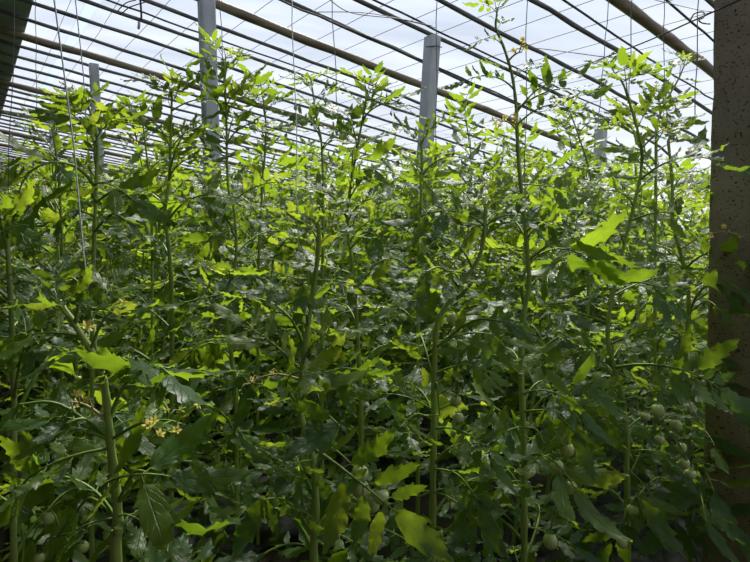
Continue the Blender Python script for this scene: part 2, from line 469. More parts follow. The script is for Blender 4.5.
def hero(label, Y, px, rng_seed, leaves=(), r0=.010, r1=.004, flowers=(), fruits=(), fill=dict(), group='tomato plants of the two front rows', zmax=9, hang=()):
    rng = random.Random(rng_seed)
    P = [at(p[0], p[1], p[2] if len(p) > 2 else Y) for p in px][::-1]
    b = V((P[0].x+.01, P[0].y, 0))
    P = [b] + ([b.lerp(P[0], .5)+V((rng.uniform(-.02, .02), 0, 0))] if P[0].z > .5 else []) + P
    root = empty('tomato_plant', b)
    tag(root, label, 'plant', group)
    pts = spline(P, 6)
    stem_part(root, pts, r0, r1)
    for bx, by, tx, ty, dz, kd, *ro in leaves:
        i = near_on(pts, at(bx, by, Y)); p = pts[i]
        t = at(tx, ty, p.y+dz)
        if kd in ('arch', 'long') and by < 150: kd = 'open'
        place_leaf(root, p, t, kd, rng, ro[0] if ro else rng.uniform(-.25, .25), V((rng.uniform(-.2, .2), -.45, .85)))
    for bx, by, vx, vy, tx, ty, dz in hang:
        p = pts[near_on(pts, at(bx, by, Y))]
        hang_leaf(root, p, at(vx, vy, p.y+dz), at(tx, ty, p.y+dz-.015), rng)
    for bx, by, tx, ty, dz, nf, *dry in flowers:
        p = pts[near_on(pts, at(bx, by, Y))]
        flower_truss(root, p, at(tx, ty, p.y+dz), nf, rng, dry=bool(dry))
    for bx, by, dz, rad, fr in fruits:
        p = pts[near_on(pts, at(bx, by, Y))]
        fruit_truss(root, p, [at(x, y, p.y+dz+rng.uniform(-.02, .02)) for x, y in fr], rad, rng)
    fl = dict(zmin=.35, step=.085, size=.27, kinds=['arch', 'flat', 'arch', 'long', 'hook']); fl.update(fill)
    dress(root, pts, rng, fl['zmin'], fl['step'], fl['size'], fl['kinds'], zmax=zmax, low=True, top_young=fl.get('top', True))
    return root

def hang_leaf(root, base, via, tip, rng):
    """one leaf on a bowed stalk whose leaflets hang from the bend; all points in world"""
    base, via, tip = V(base), V(via), V(tip); loc = root.location
    mb = MB(); L = (tip-via).length
    mid = base.lerp(via, .55)+V((0, 0, .12*(via-base).length+.01))
    pts = spline([base, mid, via], 6)
    mb.tube([p-loc for p in pts], [.0034-.0016*i/len(pts) for i in range(len(pts))], 6, 1)
    d = (tip-via).normalized(); out_d = V((via.x-base.x, via.y-base.y, 0)); out_d = out_d.normalized() if out_d.length > 1e-4 else V((0, -1, 0))
    n = (V((rng.uniform(-.4, .4), -.65, .65))+out_d*.25); n = (n-d*n.dot(d)).normalized()
    start = (out_d*.35+d).normalized()
    leaflet(mb, via-loc, start, n, L*1.2, L*rng.uniform(.22, .28), .5, rng, True, rng.uniform(.15, .45))
    b = n.cross(d)
    for sg in (-1, 1):
        dd = (d*.8+b*sg*rng.uniform(.5, .9)+n*rng.uniform(-.3, .3)).normalized()
        p = pts[-2 if sg > 0 else -4]
        leaflet(mb, p-loc, dd, (n+b*sg*rng.uniform(.1, .5)).normalized(), L*rng.uniform(.55, .8), L*.17, .7, rng, True, .3)
    for sg in (-1, 1):
        p = pts[-8]; dd = (d*.6+b*sg*.5+n*rng.uniform(-.3, .4)).normalized()
        leaflet(mb, p-loc, dd, n, L*rng.uniform(.4, .6), L*.14, .7, rng, True, .3)
    return mb.build('leaf', [M['leaf'], M['dark_stem']], root)
HERO = []
def H(*a, **k):
    o = hero(*a, **k); HERO.append(o); return o

# ---- front row, left to right
H('near tomato plant at lower left with thick bent stem and bright leaf at its tip', .85,
  [(58, 300), (75, 325), (97, 362), (105, 390), (110, 440), (116, 490), (118, 530), (116, 562)], 1,
  [(60, 302, 20, 288, -.02, 'flat', .6), (61, 304, 14, 306, .02, 'flat', .4), (60, 303, 28, 268, .0, 'flat', .7), (61, 304, 66, 262, .03, 'arch', 0), (59, 301, 40, 272, .06, 'flat', .3), (73, 320, 96, 308, -.05, 'hook'),
   (103, 376, 150, 368, -.06, 'flat', -.3), (104, 385, 172, 372, -.02, 'arch'), (108, 440, 12, 425, -.05, 'arch', .3), (82, 338, 5, 345, .05, 'flat'),
   (100, 372, 35, 372, -.08, 'arch'), (117, 502, 215, 485, -.02, 'hook'), (115, 488, 138, 442, .02, 'flat'), (112, 450, 10, 520, .0, 'long'),
   (117, 515, 60, 560, .02, 'arch'), (117, 520, 180, 560, -.05, 'arch'), (108, 430, 175, 430, .06, 'arch')],
  r0=.0115, r1=.0045, flowers=[(88, 350, 112, 312, -.02, 6), (108, 442, 185, 425, -.03, 9), (108, 420, 70, 402, -.03, 5, 1)],
  hang=[(75, 325, 90, 283, 101, 311, -0.03), (104, 440, 66, 424, 57, 452, -0.05), (104, 436, 18, 405, 4, 442, -0.04), (117, 505, 192, 462, 208, 494, -0.03), (101, 372, 150, 360, 121, 380, -0.05), (117, 502, 150, 474, 166, 492, -0.06), (108, 438, 40, 445, 20, 462, -0.08)], fill=dict(zmin=.5, step=.15, size=.24, top=False), fruits=[(116, 520, .26, .0125, [(40, 558), (82, 548), (50, 517)])])
H('tomato plant left of centre ending in a pale shoot tip below a hanging string', 1.15,
  [(318, 222), (318, 255), (306, 340), (300, 395), (303, 425), (313, 460), (316, 520), (314, 562)], 2,
  [(318, 246, 258, 228, -.02, 'arch'), (318, 250, 366, 238, .03, 'arch'), (318, 240, 300, 215, .0, 'young'), (317, 232, 340, 222, 0, 'young'),
   (309, 322, 300, 318, -.12, 'hook'), (300, 366, 222, 312, .02, 'flat'), (302, 422, 255, 402, 0, 'arch'),
   (311, 448, 428, 540, -.12, 'long', .5), (309, 446, 284, 446, -.16, 'flat'), (316, 530, 245, 505, -.1, 'long'), (303, 372, 368, 330, .02, 'arch'),
   (316, 290, 250, 292, -.05, 'flat'), (315, 285, 372, 292, -.03, 'flat'), (304, 405, 348, 385, -.1, 'hook'), (314, 480, 262, 470, -.05, 'arch'), (315, 540, 375, 562, -.08, 'arch')],
  r0=.0115, r1=.0045, fruits=[(308, 470, -.04, .019, [(360, 474), (361, 488), (371, 503), (381, 496), (381, 482)])],
  flowers=[(300, 380, 248, 385, .05, 5, 1)], hang=[(308, 325, 303, 286, 298, 326, -0.1), (305, 430, 338, 424, 284, 448, -0.12), (303, 400, 340, 380, 347, 416, -0.1), (316, 535, 262, 500, 248, 548, -0.12)], fill=dict(zmin=.2, step=.115, size=.27))
H('tomato plant at the centre whose stem bends right below a drooping dark leaf', 1.35,
  [(486, 205), (481, 252), (462, 283), (446, 306), (437, 325), (434, 375), (434, 420), (433, 480), (432, 562)], 3,
  [(458, 286, 428, 312, -.10, 'hook'), (436, 346, 525, 345, -.05, 'arch'), (435, 372, 500, 380, .02, 'arch'), (484, 228, 398, 228, 0, 'arch'),
   (484, 226, 545, 240, 0, 'arch'), (486, 210, 462, 178, 0, 'flat'), (486, 208, 512, 178, 0, 'flat'), (434, 415, 362, 395, .02, 'arch'), (434, 430, 505, 480, -.08, 'long'),
   (470, 275, 400, 268, .05, 'flat'), (434, 440, 385, 432, -.15, 'flat'), (433, 490, 495, 545, -.1, 'arch'), (440, 318, 380, 315, .05, 'arch')],
  r0=.0115, r1=.0045, fruits=[(435, 395, -.02, .018, [(405, 436), (458, 418), (456, 402)]), (446, 308, .1, .016, [(452, 318), (464, 326), (457, 332)])],
  hang=[(460, 285, 426, 272, 429, 313, -0.1), (438, 345, 505, 322, 530, 352, -0.08), (434, 470, 478, 500, 488, 548, -0.12), (434, 420, 400, 428, 382, 456, -0.1)], fill=dict(zmin=.2, step=.115, size=.28))
H('tallest tomato plant right of centre, its thin top reaching high against the roof', 1.55,
  [(497, 14), (496, 28), (504, 48), (512, 75), (516, 105), (517, 130), (519, 165), (525, 225), (528, 262), (529, 285), (523, 320), (521, 370), (523, 420), (524, 470), (524, 562)], 4,
  [(516, 112, 588, 76, .0, 'arch', -.2), (516, 110, 600, 100, .1, 'long'), (514, 90, 447, 90, 0, 'arch'), (517, 126, 580, 118, .05, 'arch'), (503, 47, 468, 50, -.02, 'arch'), (496, 30, 510, 20, .02, 'young'),
   (497, 22, 488, 16, 0, 'young'), (512, 80, 545, 62, .03, 'flat'), (510, 70, 480, 62, .05, 'flat'),
   (528, 262, 612, 268, .05, 'arch'), (528, 285, 480, 312, -.05, 'arch'), (520, 190, 448, 182, 0, 'flat'), (520, 185, 588, 196, 0, 'flat'), (523, 215, 465, 245, -.05, 'arch'),
   (523, 318, 575, 292, .02, 'flat'), (521, 395, 598, 432, -.12, 'long'), (522, 378, 448, 352, .02, 'arch'), (526, 240, 590, 232, -.1, 'arch'), (521, 360, 560, 385, -.15, 'arch'),
   (523, 430, 470, 450, -.1, 'arch'), (524, 470, 590, 520, -.2, 'hook'), (524, 480, 470, 530, -.12, 'arch')],
  r0=.0115, r1=.0028, flowers=[(508, 62, 522, 52, -.02, 5, 1), (516, 128, 500, 122, -.05, 6, 1)],
  fruits=[(523, 430, -.10, .019, [(567, 450), (569, 487), (565, 510), (550, 540), (556, 466)])],
  hang=[(525, 230, 549, 227, 551, 248, -0.08), (523, 330, 541, 338, 521, 353, -0.08), (523, 410, 575, 432, 580, 474, -0.15)], fill=dict(zmin=.2, step=.105, size=.28), zmax=1.62)
H('tall tomato plant with curved stem just left of the dark pillar', 1.80,
  [(615, 74), (624, 86), (636, 125), (641, 145), (641, 172), (635, 200), (624, 245), (615, 285), (609, 315), (608, 340), (614, 368), (622, 395), (626, 430), (627, 480), (628, 562)], 5,
  [(640, 182, 745, 175, -.1, 'arch', -.2), (640, 142, 585, 128, 0, 'arch'), (622, 82, 655, 72, 0, 'flat'), (617, 76, 600, 86, 0, 'young'), (638, 128, 665, 92, .02, 'flat'), (640, 148, 690, 128, .05, 'arch'),
   (620, 80, 645, 88, .0, 'young'), (614, 285, 688, 318, -.08, 'arch'), (617, 268, 535, 278, 0, 'arch'), (611, 362, 555, 352, .02, 'arch'), (613, 368, 745, 412, -.12, 'long', .3), (624, 250, 585, 240, -.05, 'flat'),
   (626, 425, 592, 440, -.12, 'flat'), (624, 400, 585, 405, -.12, 'flat'), (630, 225, 690, 232, .0, 'arch'), (632, 210, 570, 205, 0, 'arch'), (608, 332, 660, 350, -.05, 'arch'), (626, 450, 700, 480, -.05, 'arch'), (627, 470, 660, 540, -.1, 'long'),
   (627, 490, 600, 560, -.1, 'arch'), (639, 165, 590, 168, .02, 'flat')],
  r0=.0125, r1=.003, fruits=[(624, 400, -.14, .019, [(657, 410), (646, 417), (675, 425), (660, 440), (681, 447), (685, 464), (691, 475)]), (627, 460, -.14, .019, [(633, 510), (621, 541)]), (612, 365, .05, .018, [(596, 376), (580, 340), (655, 340)])],
  flowers=[(640, 150, 672, 126, 0, 6)], hang=[(624, 245, 612, 226, 606, 248, -0.08), (621, 265, 592, 255, 585, 270, -0.08), (626, 400, 586, 384, 622, 412, -0.15), (626, 425, 582, 415, 619, 438, -0.18), (612, 345, 680, 338, 654, 352, -0.1), (628, 430, 572, 440, 586, 484, -0.15), (628, 520, 640, 500, 672, 540, -0.15)], fill=dict(zmin=.2, step=.105, size=.29))
H('tomato plant growing beside the pillar with leaves hanging across its face', 2.08,
  [(668, 140), (672, 180), (673, 222), (681, 255), (688, 285), (688, 320), (686, 350), (688, 420), (690, 562)], 6,
  [(684, 270, 765, 288, -.28, 'arch', -.2), (684, 272, 632, 270, 0, 'arch'), (688, 318, 742, 322, -.30, 'hook'), (687, 348, 728, 378, -.25, 'arch'), (688, 395, 745, 418, -.3, 'arch'),
   (689, 480, 728, 535, -.40, 'arch', .4), (688, 430, 722, 465, -.3, 'flat'), (676, 235, 625, 225, 0, 'flat'), (674, 200, 720, 200, -.1, 'arch'), (689, 500, 650, 545, -.2, 'arch'), (689, 520, 760, 560, -.4, 'arch')],
  r0=.0125, r1=.005, flowers=[(680, 250, 745, 238, -.3, 7, 1)], hang=[(688, 315, 722, 312, 733, 331, -0.28), (690, 500, 706, 522, 728, 556, -0.45), (688, 350, 712, 372, 726, 384, -0.25), (688, 290, 740, 290, 752, 315, -0.3)], fill=dict(zmin=.5, step=.13, size=.28))
# ---- second row
H('dark tomato plant at the left edge of the front rows', 1.12,
  [(6, 192), (8, 250), (12, 330), (14, 400), (14, 562)], 7, [(8, 240, -30, 232, -.05, 'hook'), (8, 235, 30, 240, -.1, 'hook'), (10, 280, 60, 300, 0, 'arch')], r0=.009, r1=.004, hang=[(8, 240, 30, 205, 22, 222, -0.05), (14, 400, 30, 345, 22, 380, -0.08)], fill=dict(step=.10, size=.27))
H('tomato plant with a straight stem behind the long string at left', 1.38,
  [(88, 105), (97, 140), (96, 190), (93, 280), (92, 380), (92, 562)], 8, [(97, 140, 122, 108, 0, 'flat'), (96, 150, 48, 105, 0, 'arch'), (90, 112, 70, 100, 0, 'young'), (96, 195, 15, 240, -.15, 'hook'), (95, 200, 150, 215, -.05, 'hook')], r0=.009, r1=.003, hang=[(96, 195, 28, 218, 2, 246, -0.1), (96, 200, 136, 202, 148, 224, -0.08), (95, 225, 128, 222, 139, 246, -0.1), (94, 215, 58, 222, 66, 240, -0.1)], fill=dict(step=.09, size=.27))
H('tomato plant with a thin upright stem and open top at upper left', 1.55,
  [(172, 92), (170, 160), (168, 190), (165, 215), (170, 260), (172, 330), (172, 562)], 9,
  [(170, 140, 215, 115, 0, 'flat'), (170, 150, 125, 110, 0, 'arch'), (171, 110, 190, 85, 0, 'young'), (171, 110, 155, 82, 0, 'young'), (169, 180, 225, 162, 0, 'arch'), (167, 210, 130, 218, -.1, 'hook')], r0=.009, r1=.003, fill=dict(step=.085, size=.28))
H('tomato plant with kinked stem between the near left plant and the pale tipped one', 1.60,
  [(224, 60), (226, 105), (228, 185), (234, 210), (236, 255), (228, 295), (227, 322), (232, 360), (236, 400), (238, 562)], 10,
  [(228, 110, 210, 68, 0, 'young'), (227, 100, 262, 70, 0, 'flat'), (228, 150, 285, 130, 0, 'arch'), (228, 160, 180, 150, 0, 'arch'), (235, 235, 205, 255, -.05, 'hook'), (227, 310, 295, 300, 0, 'arch'), (227, 318, 175, 330, -.05, 'hook')], r0=.009, r1=.0025, hang=[(232, 355, 195, 350, 204, 402, -0.1), (228, 340, 180, 362, 170, 400, -0.12), (236, 385, 250, 385, 236, 424, -0.1), (235, 240, 212, 205, 220, 225, -0.08)], fill=dict(step=.085, size=.28))
H('tomato plant with a dark forked stem and a leafy crown at the centre', 1.85,
  [(367, 94), (357, 150), (350, 190), (347, 225), (352, 262), (355, 300), (358, 345), (361, 420), (362, 562)], 11,
  [(366, 100, 400, 125, -.02, 'arch'), (363, 120, 422, 118, 0, 'arch'), (364, 115, 375, 92, 0, 'young'), (358, 145, 320, 128, 0, 'arch'), (352, 180, 395, 170, -.05, 'hook'), (350, 200, 300, 178, 0, 'flat'), (353, 262, 410, 245, 0, 'flat'), (355, 300, 392, 292, -.08, 'hook'), (348, 225, 410, 210, .02, 'arch')],
  r0=.011, r1=.003, fruits=[(358, 330, .0, .017, [(383, 310), (396, 305), (402, 318), (321, 332)])], hang=[(354, 285, 350, 288, 354, 312, -0.1), (352, 250, 374, 234, 378, 258, -0.1), (350, 190, 376, 170, 381, 205, -0.05)], fill=dict(step=.085, size=.28))
H('tomato plant with a bare pale stem in front of the tilted concrete post', 2.15,
  [(421, 140), (422, 165), (421, 200), (419, 235), (418, 330), (418, 562)], 12,
  [(422, 150, 385, 130, 0, 'arch'), (422, 148, 470, 120, -.05, 'arch'), (422, 145, 428, 122, 0, 'young'), (421, 170, 372, 168, 0, 'arch'), (421, 175, 480, 165, 0, 'arch')], r0=.010, r1=.005, fill=dict(step=.085, size=.28, top=False), zmax=1.72)
H('tomato plant with slim double topped shoot close to the left side of the pillar', 2.40,
  [(684, 66), (678, 80), (668, 98), (657, 125), (656, 165), (655, 300), (655, 562)], 13,
  [(680, 80, 697, 82, 0, 'young'), (678, 82, 668, 72, 0, 'young'), (660, 118, 690, 100, 0, 'flat'), (657, 150, 712, 152, 0, 'arch'), (656, 160, 610, 150, 0, 'arch')], r0=.010, r1=.003, fill=dict(step=.085, size=.28))
H('tomato plant between the tallest plant and the curved stemmed one', 2.55,
  [(570, 112), (580, 140), (590, 175), (592, 220), (588, 300), (586, 562)], 14,
  [(572, 120, 550, 135, 0, 'arch'), (578, 135, 612, 118, 0, 'arch'), (574, 124, 585, 105, 0, 'young')], r0=.010, r1=.003, fill=dict(step=.085, size=.28))
H('slender tomato plant under the string left of the leafy central crown', 2.35,
  [(312, 86), (317, 120), (322, 150), (323, 230), (322, 330), (322, 562)], 15,
  [(313, 95, 298, 75, 0, 'young'), (314, 100, 342, 82, 0, 'flat'), (320, 140, 275, 112, 0, 'arch'), (321, 150, 362, 140, 0, 'arch')], r0=.010, r1=.003, fill=dict(step=.085, size=.28))
H('tomato plant in shade behind the near left plant with its top at left edge', 2.0,
  [(52, 128), (58, 170), (62, 240), (62, 330), (62, 562)], 16, [(53, 140, 20, 150, 0, 'arch'), (54, 138, 85, 122, 0, 'flat')], r0=.009, r1=.003, fill=dict(step=.09, size=.28))
H('tomato plant behind the kinked stem with its crown beside the concrete post', 2.3,
  [(262, 92), (266, 130), (262, 195), (258, 300), (258, 562)], 17, [(264, 110, 240, 88, 0, 'flat'), (264, 115, 292, 100, 0, 'arch')], r0=.010, r1=.003, fill=dict(step=.085, size=.28))
H('tomato plant half hidden behind the thin upright one at upper left', 2.3,
  [(140, 102), (146, 150), (150, 185), (152, 240), (152, 400), (150, 562)], 18, [(142, 115, 112, 112, 0, 'arch'), (143, 118, 165, 100, 0, 'flat')], r0=.010, r1=.003, fill=dict(step=.085, size=.28))

# ------------------------------------------------------------------ the crowd behind: prototypes, then copies
def stand_stem(rng, Hh):
    P = [V((0, 0, 0))]; x = y = 0
    k = 7
    for i in range(1, k+1):
        x += rng.uniform(-.05, .05); y += rng.uniform(-.05, .05)
        P.append(V((x, y, Hh*i/k)))
    return spline(P, 4)
def mid_proto(seed):
    rng = random.Random(seed); root = empty('tomato_plant', (0, 0, 0))
    pts = stand_stem(rng, rng.uniform(1.74, 1.93))
    stem_part(root, pts, .010, .003)
    dress(root, pts, rng, .12, .085, .32, ['arch', 'flat', 'arch', 'long', 'hook'])
    flower_truss(root, pts[-5], pts[-5]+V((.09, -.08, -.02)), 6, rng)
    flower_truss(root, pts[-9], pts[-9]+V((-.09, .06, -.02)), 6, rng, dry=True)
    p = pts[12]
    fruit_truss(root, p, [p+V((.06+rng.uniform(-.03, .03), -.05+rng.uniform(-.03, .03), -.05-.03*q)) for q in range(4)], .018, rng)
    return root
def far_proto(seed):
    rng = random.Random(seed); root = empty('tomato_plant', (0, 0, 0))
    pts = stand_stem(rng, rng.uniform(1.85, 2.1))
    mb = MB(); mb.tube(pts, [.010-.007*i/len(pts) for i in range(len(pts))], 5); mb.build('stem', [M['stem']], root)
    fo = MB(); z = .15; az = rng.uniform(0, 6); Hh = pts[-1].z
    while z < Hh:
        p = min(pts, key=lambda q: abs(q.z-z)); f = (z-.4)/(Hh-.4); az += 2.4+rng.uniform(-.4, .4)
        L = .34*rng.uniform(.75, 1.15)
        if f > .72: L *= 1-.55*(f-.72)/.28
        el = .45-1.0*(1-f)*rng.uniform(.4, 1.1) if f < .8 else rng.uniform(.1, .9)
        d = V((math.cos(az)*math.cos(el), math.sin(az)*math.cos(el), math.sin(el)))
        m, LL = leaf_matrix(p, p+d*L, rng.uniform(-.5, .5)); m = Matrix.Translation(p) @ m @ Matrix.Scale(L, 4)
        src = rng.choice(LEAVES['low']); o = len(fo.v)
        fo.v += [tuple(m @ V(q)) for q in src.v]; fo.uv += src.uv
        for fc, mi in zip(src.f, src.m): fo.f.append(tuple(i+o for i in fc)); fo.m.append(mi)
        z += .060*rng.uniform(.75, 1.25)*(1 if f < .6 else .8)
    fo.build('foliage', [M['leaf'], M['dark_stem']], root)
    fl = MB()
    for q in range(5):
        p = pts[rng.randrange(len(pts)//2, len(pts))]+V((rng.uniform(-.12, .12), rng.uniform(-.12, .12), 0))
        for w in range(5):
            c = p+V((rng.uniform(-.03, .03), rng.uniform(-.03, .03), rng.uniform(-.03, .03)))
            for k in range(5):
                a = 2*PI*k/5; d = V((math.cos(a), rng.uniform(-.5, .5), math.sin(a)))*.012; s_ = V((-math.sin(a), 0, math.cos(a)))*.004
                fl.add([c, c+d*.5+s_, c+d, c+d*.5-s_], [(0, 1, 2, 3)])
    tag(fl.build('flower_cluster', [M['petal']], root), kind='stuff')
    return root
def copy_tree(o, parent=None):
    c = o.copy(); C.objects.link(c); c.parent = parent
    for ch in list(o.children): copy_tree(ch, c)
    return c
mids = [[mid_proto(200+i), False] for i in range(5)]
fars = [[far_proto(300+i), False] for i in range(7)]
def inst(pool, rng, loc, rz):
    e = rng.choice(pool)
    if not e[1]: o = e[0]; e[1] = True
    else: o = copy_tree(e[0])
    o.location = loc; o.rotation_euler = (0, 0, rz); s = rng.uniform(.93, 1.05); o.scale = (s, s, s)
    return o
taken = [o.location.copy() for o in HERO]
POSTS = [at(207, 120, 4.0), at(430, 120, 4.2), at(93, 120, 5.8), at(51, 120, 9.0), at(29, 120, 12.6), at(601, 150, 5.4)]
rng = random.Random(77)
SHORT = ['near lower left plant', 'pale tipped plant', 'plant bending right at centre', 'tallest plant', 'curved plant by the pillar', 'plant beside the pillar',
         'dark left edge plant', 'plant behind the long string', 'thin upright plant', 'kinked stem plant', 'forked plant at centre', 'bare stemmed plant at the post',
         'slim double topped plant', 'plant right of the tallest', 'slender plant under the string', 'shaded plant at left edge', 'plant beside the tall post', 'half hidden upper left plant']
assert len(SHORT) == len(HERO)
rows = [1.0, 1.5, 2.35, 2.85, 3.7, 4.2, 5.1, 5.6, 6.5, 7.0, 7.9, 8.4, 9.3, 9.8, 10.8, 11.3, 12.3]
ORD = ['front', 'second', 'third', 'fourth', 'fifth', 'sixth']
npl = 0; MID = []
for ri, l in enumerate(rows):
    s = .22 + (.15 if ri % 2 else 0)
    while s < 6.5:
        p = ls(l+rng.uniform(-.06, .06), s+rng.uniform(-.05, .05)); s += .36
        if p.y < .6: continue
        r = p.x/p.y
        if abs(r) > .693+.45/p.y: continue
        if any((p-t.xy.to_3d()).length < (.22 if l < 3 else .2) for t in taken): continue
        if any((V((p.x-q.x, p.y-q.y, 0))).length < .16 for q in POSTS): continue
        if l < 1.3 and r < .62: continue          # the front row is set by hand
        if (p-ls(.86, 2.25)).length < .38: continue
        mid = ri < 5 and p.y < 3.3
        o = inst(mids if mid else fars, rng, (p.x, p.y, 0), rng.uniform(0, 6.28)); npl += 1
        if s > 4.3: o.scale = o.scale*(.97 if s < 5.6 else .92)
        px = 375+541*p.x/p.y
        if mid: MID.append((p.y, px, o))
        else:
            side = 'at far left' if px < 130 else 'left of centre' if px < 330 else 'around the tilted concrete post' if px < 500 else 'between the tallest plant and the pillar'
            dep = 'sunlit tomato plant in the crowd behind, ' if p.y < 4.6 else 'small distant tomato plant in the back rows, ' if p.y < 7.5 else 'tiny farthest tomato plant just under the roof, '
            tag(o, dep+side, 'plant', 'tomato plants of the back rows')
        taken.append(V((p.x, p.y, 0)))
MID.sort(key=lambda q: q[0]); cnt = {}
RANK = ['first', 'second', 'third', 'fourth', 'fifth', 'sixth', 'seventh', 'eighth', 'ninth']
for y, px, o in MID:
    c = [(abs(375+541*h.location.x/h.location.y-px), h) for h in HERO if h.location.y < y]
    h = min(c, key=lambda q: q[0])[1]; hp = 375+541*h.location.x/h.location.y
    sd_ = 'left' if px < hp else 'right'; k = cnt.get((h.name, sd_), 0); cnt[(h.name, sd_)] = k+1
    tag(o, '%s tomato plant behind and %s of the %s' % (RANK[k], sd_, SHORT[HERO.index(h)]), 'plant', 'tomato plants of the middle rows')
for e in mids+fars:
    if not e[1]:
        for ch in list(e[0].children_recursive)+[e[0]]: bpy.data.objects.remove(ch)

# ------------------------------------------------------------------ house shell
LMIN, LMAX = -3.6, 24.0
def sheet(name, prof, l0, l1, m, thick=.0, nl=1):
    mb = MB(); k = len(prof); vs = []; fs = []
    for i in range(nl+1):
        l = l0+(l1-l0)*i/nl
        for s, z in prof: vs.append(ls(l, s, z))
    for i in range(nl):
        for j in range(k-1):
            a = i*k+j; fs.append((a, a+1, a+k+1, a+k))
    mb.add(vs, fs)
    o = mb.build(name, [m], None, True); o['kind'] = 'structure'; return o
S_END = 8.8
prof = [(.50+(S_END-.50)*i/30, 0) for i in range(31)]
prof = [(s, max(roof_z(s)+.045, .0)) for s, _ in prof]
ceil = sheet('ceiling', prof, LMIN, LMAX, M['film'])
# dark back roof and north wall (solid, with depth)
mb = MB()
bp_ = [(.52, roof_z(.52)+.035), (-.05, roof_z(-.05)+.07), (-1.35, 2.55)]
bt_ = [(s+.02, z+.22) for s, z in bp_]
ring = bp_+bt_[::-1]
vs = [ls(l, s, z) for l in (LMIN, LMAX) for s, z in ring]; k = len(ring)
mb.add(vs, [(i, (i+1) % k, k+(i+1) % k, k+i) for i in range(k)]+[tuple(range(k-1, -1, -1)), tuple(range(k, 2*k))])
o = mb.build('back_roof', [M['thatch']], None, False); o['kind'] = 'structure'
def wall_box(name, l0, l1, s0, s1, z0, z1, m):
    mb = MB(); c = ls((l0+l1)/2, (s0+s1)/2, (z0+z1)/2)
    mb.box(c, LD, SD, V((0, 0, 1)), abs(l1-l0)/2, abs(s1-s0)/2, (z1-z0)/2)
    o = mb.build(name, [m], None, False); o['kind'] = 'structure'; return o
wall_box('wall_north', LMIN-.4, LMAX, -1.95, -1.33, -.1, 2.75, M['wall'])
mb = MB(); wp = [(-1.33, -.1), (-1.33, 2.5), (.5, roof_z(.5)+.03)]+[(s, z-.01) for s, z in prof[1:]]+[(S_END, -.1)]
k = len(wp); mb.add([ls(l, s, z) for l in (LMIN-.45, LMIN-.02) for s, z in wp], [(i, (i+1) % k, k+(i+1) % k, k+i) for i in range(k)]+[tuple(range(k-1, -1, -1)), tuple(range(k, 2*k))])
o = mb.build('wall_west', [M['wall']], None, False); o['kind'] = 'structure'
# far gable of clear film
mb = MB(); gp = [(-1.3, 0), (-1.3, 2.5), (.50, roof_z(.50))]+[(s, z) for s, z in prof[1:]]+[(S_END, 0)]
mb.add([ls(LMAX-.03, s, z) for s, z in gp], [tuple(range(len(gp)))]); o = mb.build('wall_far', [M['film']], None, False); o['kind'] = 'structure'
# ground
mb = MB(); n = 60; vs = []; fs = []
for i in range(n+1):
    for j in range(n+1):
        l = LMIN-1+(LMAX-LMIN+1)*i/n; s = -1.4+(S_END+1.4)*j/n
        vs.append(ls(l, s, .012*noise.noise(V((l*3, s*3, 0)))))
for i in range(n):
    for j in range(n): a = i*(n+1)+j; fs.append((a, a+n+1, a+n+2, a+1))
mb.add(vs, fs); o = mb.build('floor', [M['soil']]); o['kind'] = 'structure'
mb = MB(); mb.add([V((-90, -90, -.06)), V((90, -90, -.06)), V((90, 90, -.06)), V((-90, 90, -.06))], [(0, 1, 2, 3)])
o = mb.build('ground_outside', [M['outdoor']]); o['kind'] = 'structure'
# mulch film over each double row
for bi in range(0, 8):
    l0 = rows[bi*2]-.22; l1 = rows[bi*2+1]+.22
    mb = MB(); n1, n2 = 6, 60; vs = []; fs = []
    for i in range(n1+1):
        for j in range(n2+1):
            l = l0+(l1-l0)*i/n1; s = .05+7.0*j/n2
            vs.append(ls(l, s, .03+.06*math.sin(PI*i/n1)+.012*noise.noise(V((l*9, s*9, 3)))))
    for i in range(n1):
        for j in range(n2): a = i*(n2+1)+j; fs.append((a, a+n2+1, a+n2+2, a+1))
    mb.add(vs, fs); o = mb.build('mulch_film', [M['mulch']])
    tag(o, 'silvery plastic mulch film on the soil under the '+['front', 'next', 'third', 'fourth', 'fifth', 'sixth', 'seventh', 'eighth'][bi]+' double row of plants', 'mulch film', 'mulch film strips on the beds')

# roof poles
def pole(l, s0, s1, r, m, seed, drop=0.0, dl=0.0, nodes=True):
    rng = random.Random(seed); pts = []; rad = []
    n = 34; a = rng.uniform(0, 6)
    for i in range(n+1):
        t = i/n; s = s0+(s1-s0)*t
        pts.append(ls(l+dl*t+.022*math.sin(a+s*1.1)+rng.uniform(-.006, .006), s, roof_z(s)-r-drop+rng.uniform(-.005, .005)))
        rad.append(r*(1.0-.30*t)*(1.13 if nodes and i % 2 else 1))
    mb = MB(); mb.tube(pts, rad, 8); return mb, m
thick = [1.88, 3.95, 6.15, 8.4, 10.6, 12.8, 15.0, 17.2, 19.4, 21.6]
names = ['that meets the dark pillar at the top right corner', 'that crosses behind the tilted concrete post', 'that rests on the short concrete post at upper left',
         'first beyond the short concrete post at upper left']
for i, l in enumerate(thick):
    mb, m = pole(l, -.05, 8.7, .036, M['bamboo'], i+1)
    o = mb.build('bamboo_rafter', [m])
    tag(o, 'thick brown bamboo roof pole '+names[i] if i < 4 else 'thick bamboo roof pole far down the house at left', 'roof pole', 'thick bamboo roof poles')
ends = [-.2]+thick+[23.8]
seed = 50
gapn = ['right of the top right bamboo', 'left of the top right thick bamboo', 'left of the central thick bamboo', 'beyond the upper left thick bamboo']
OW = ['first', 'second', 'third', 'fourth', 'fifth']
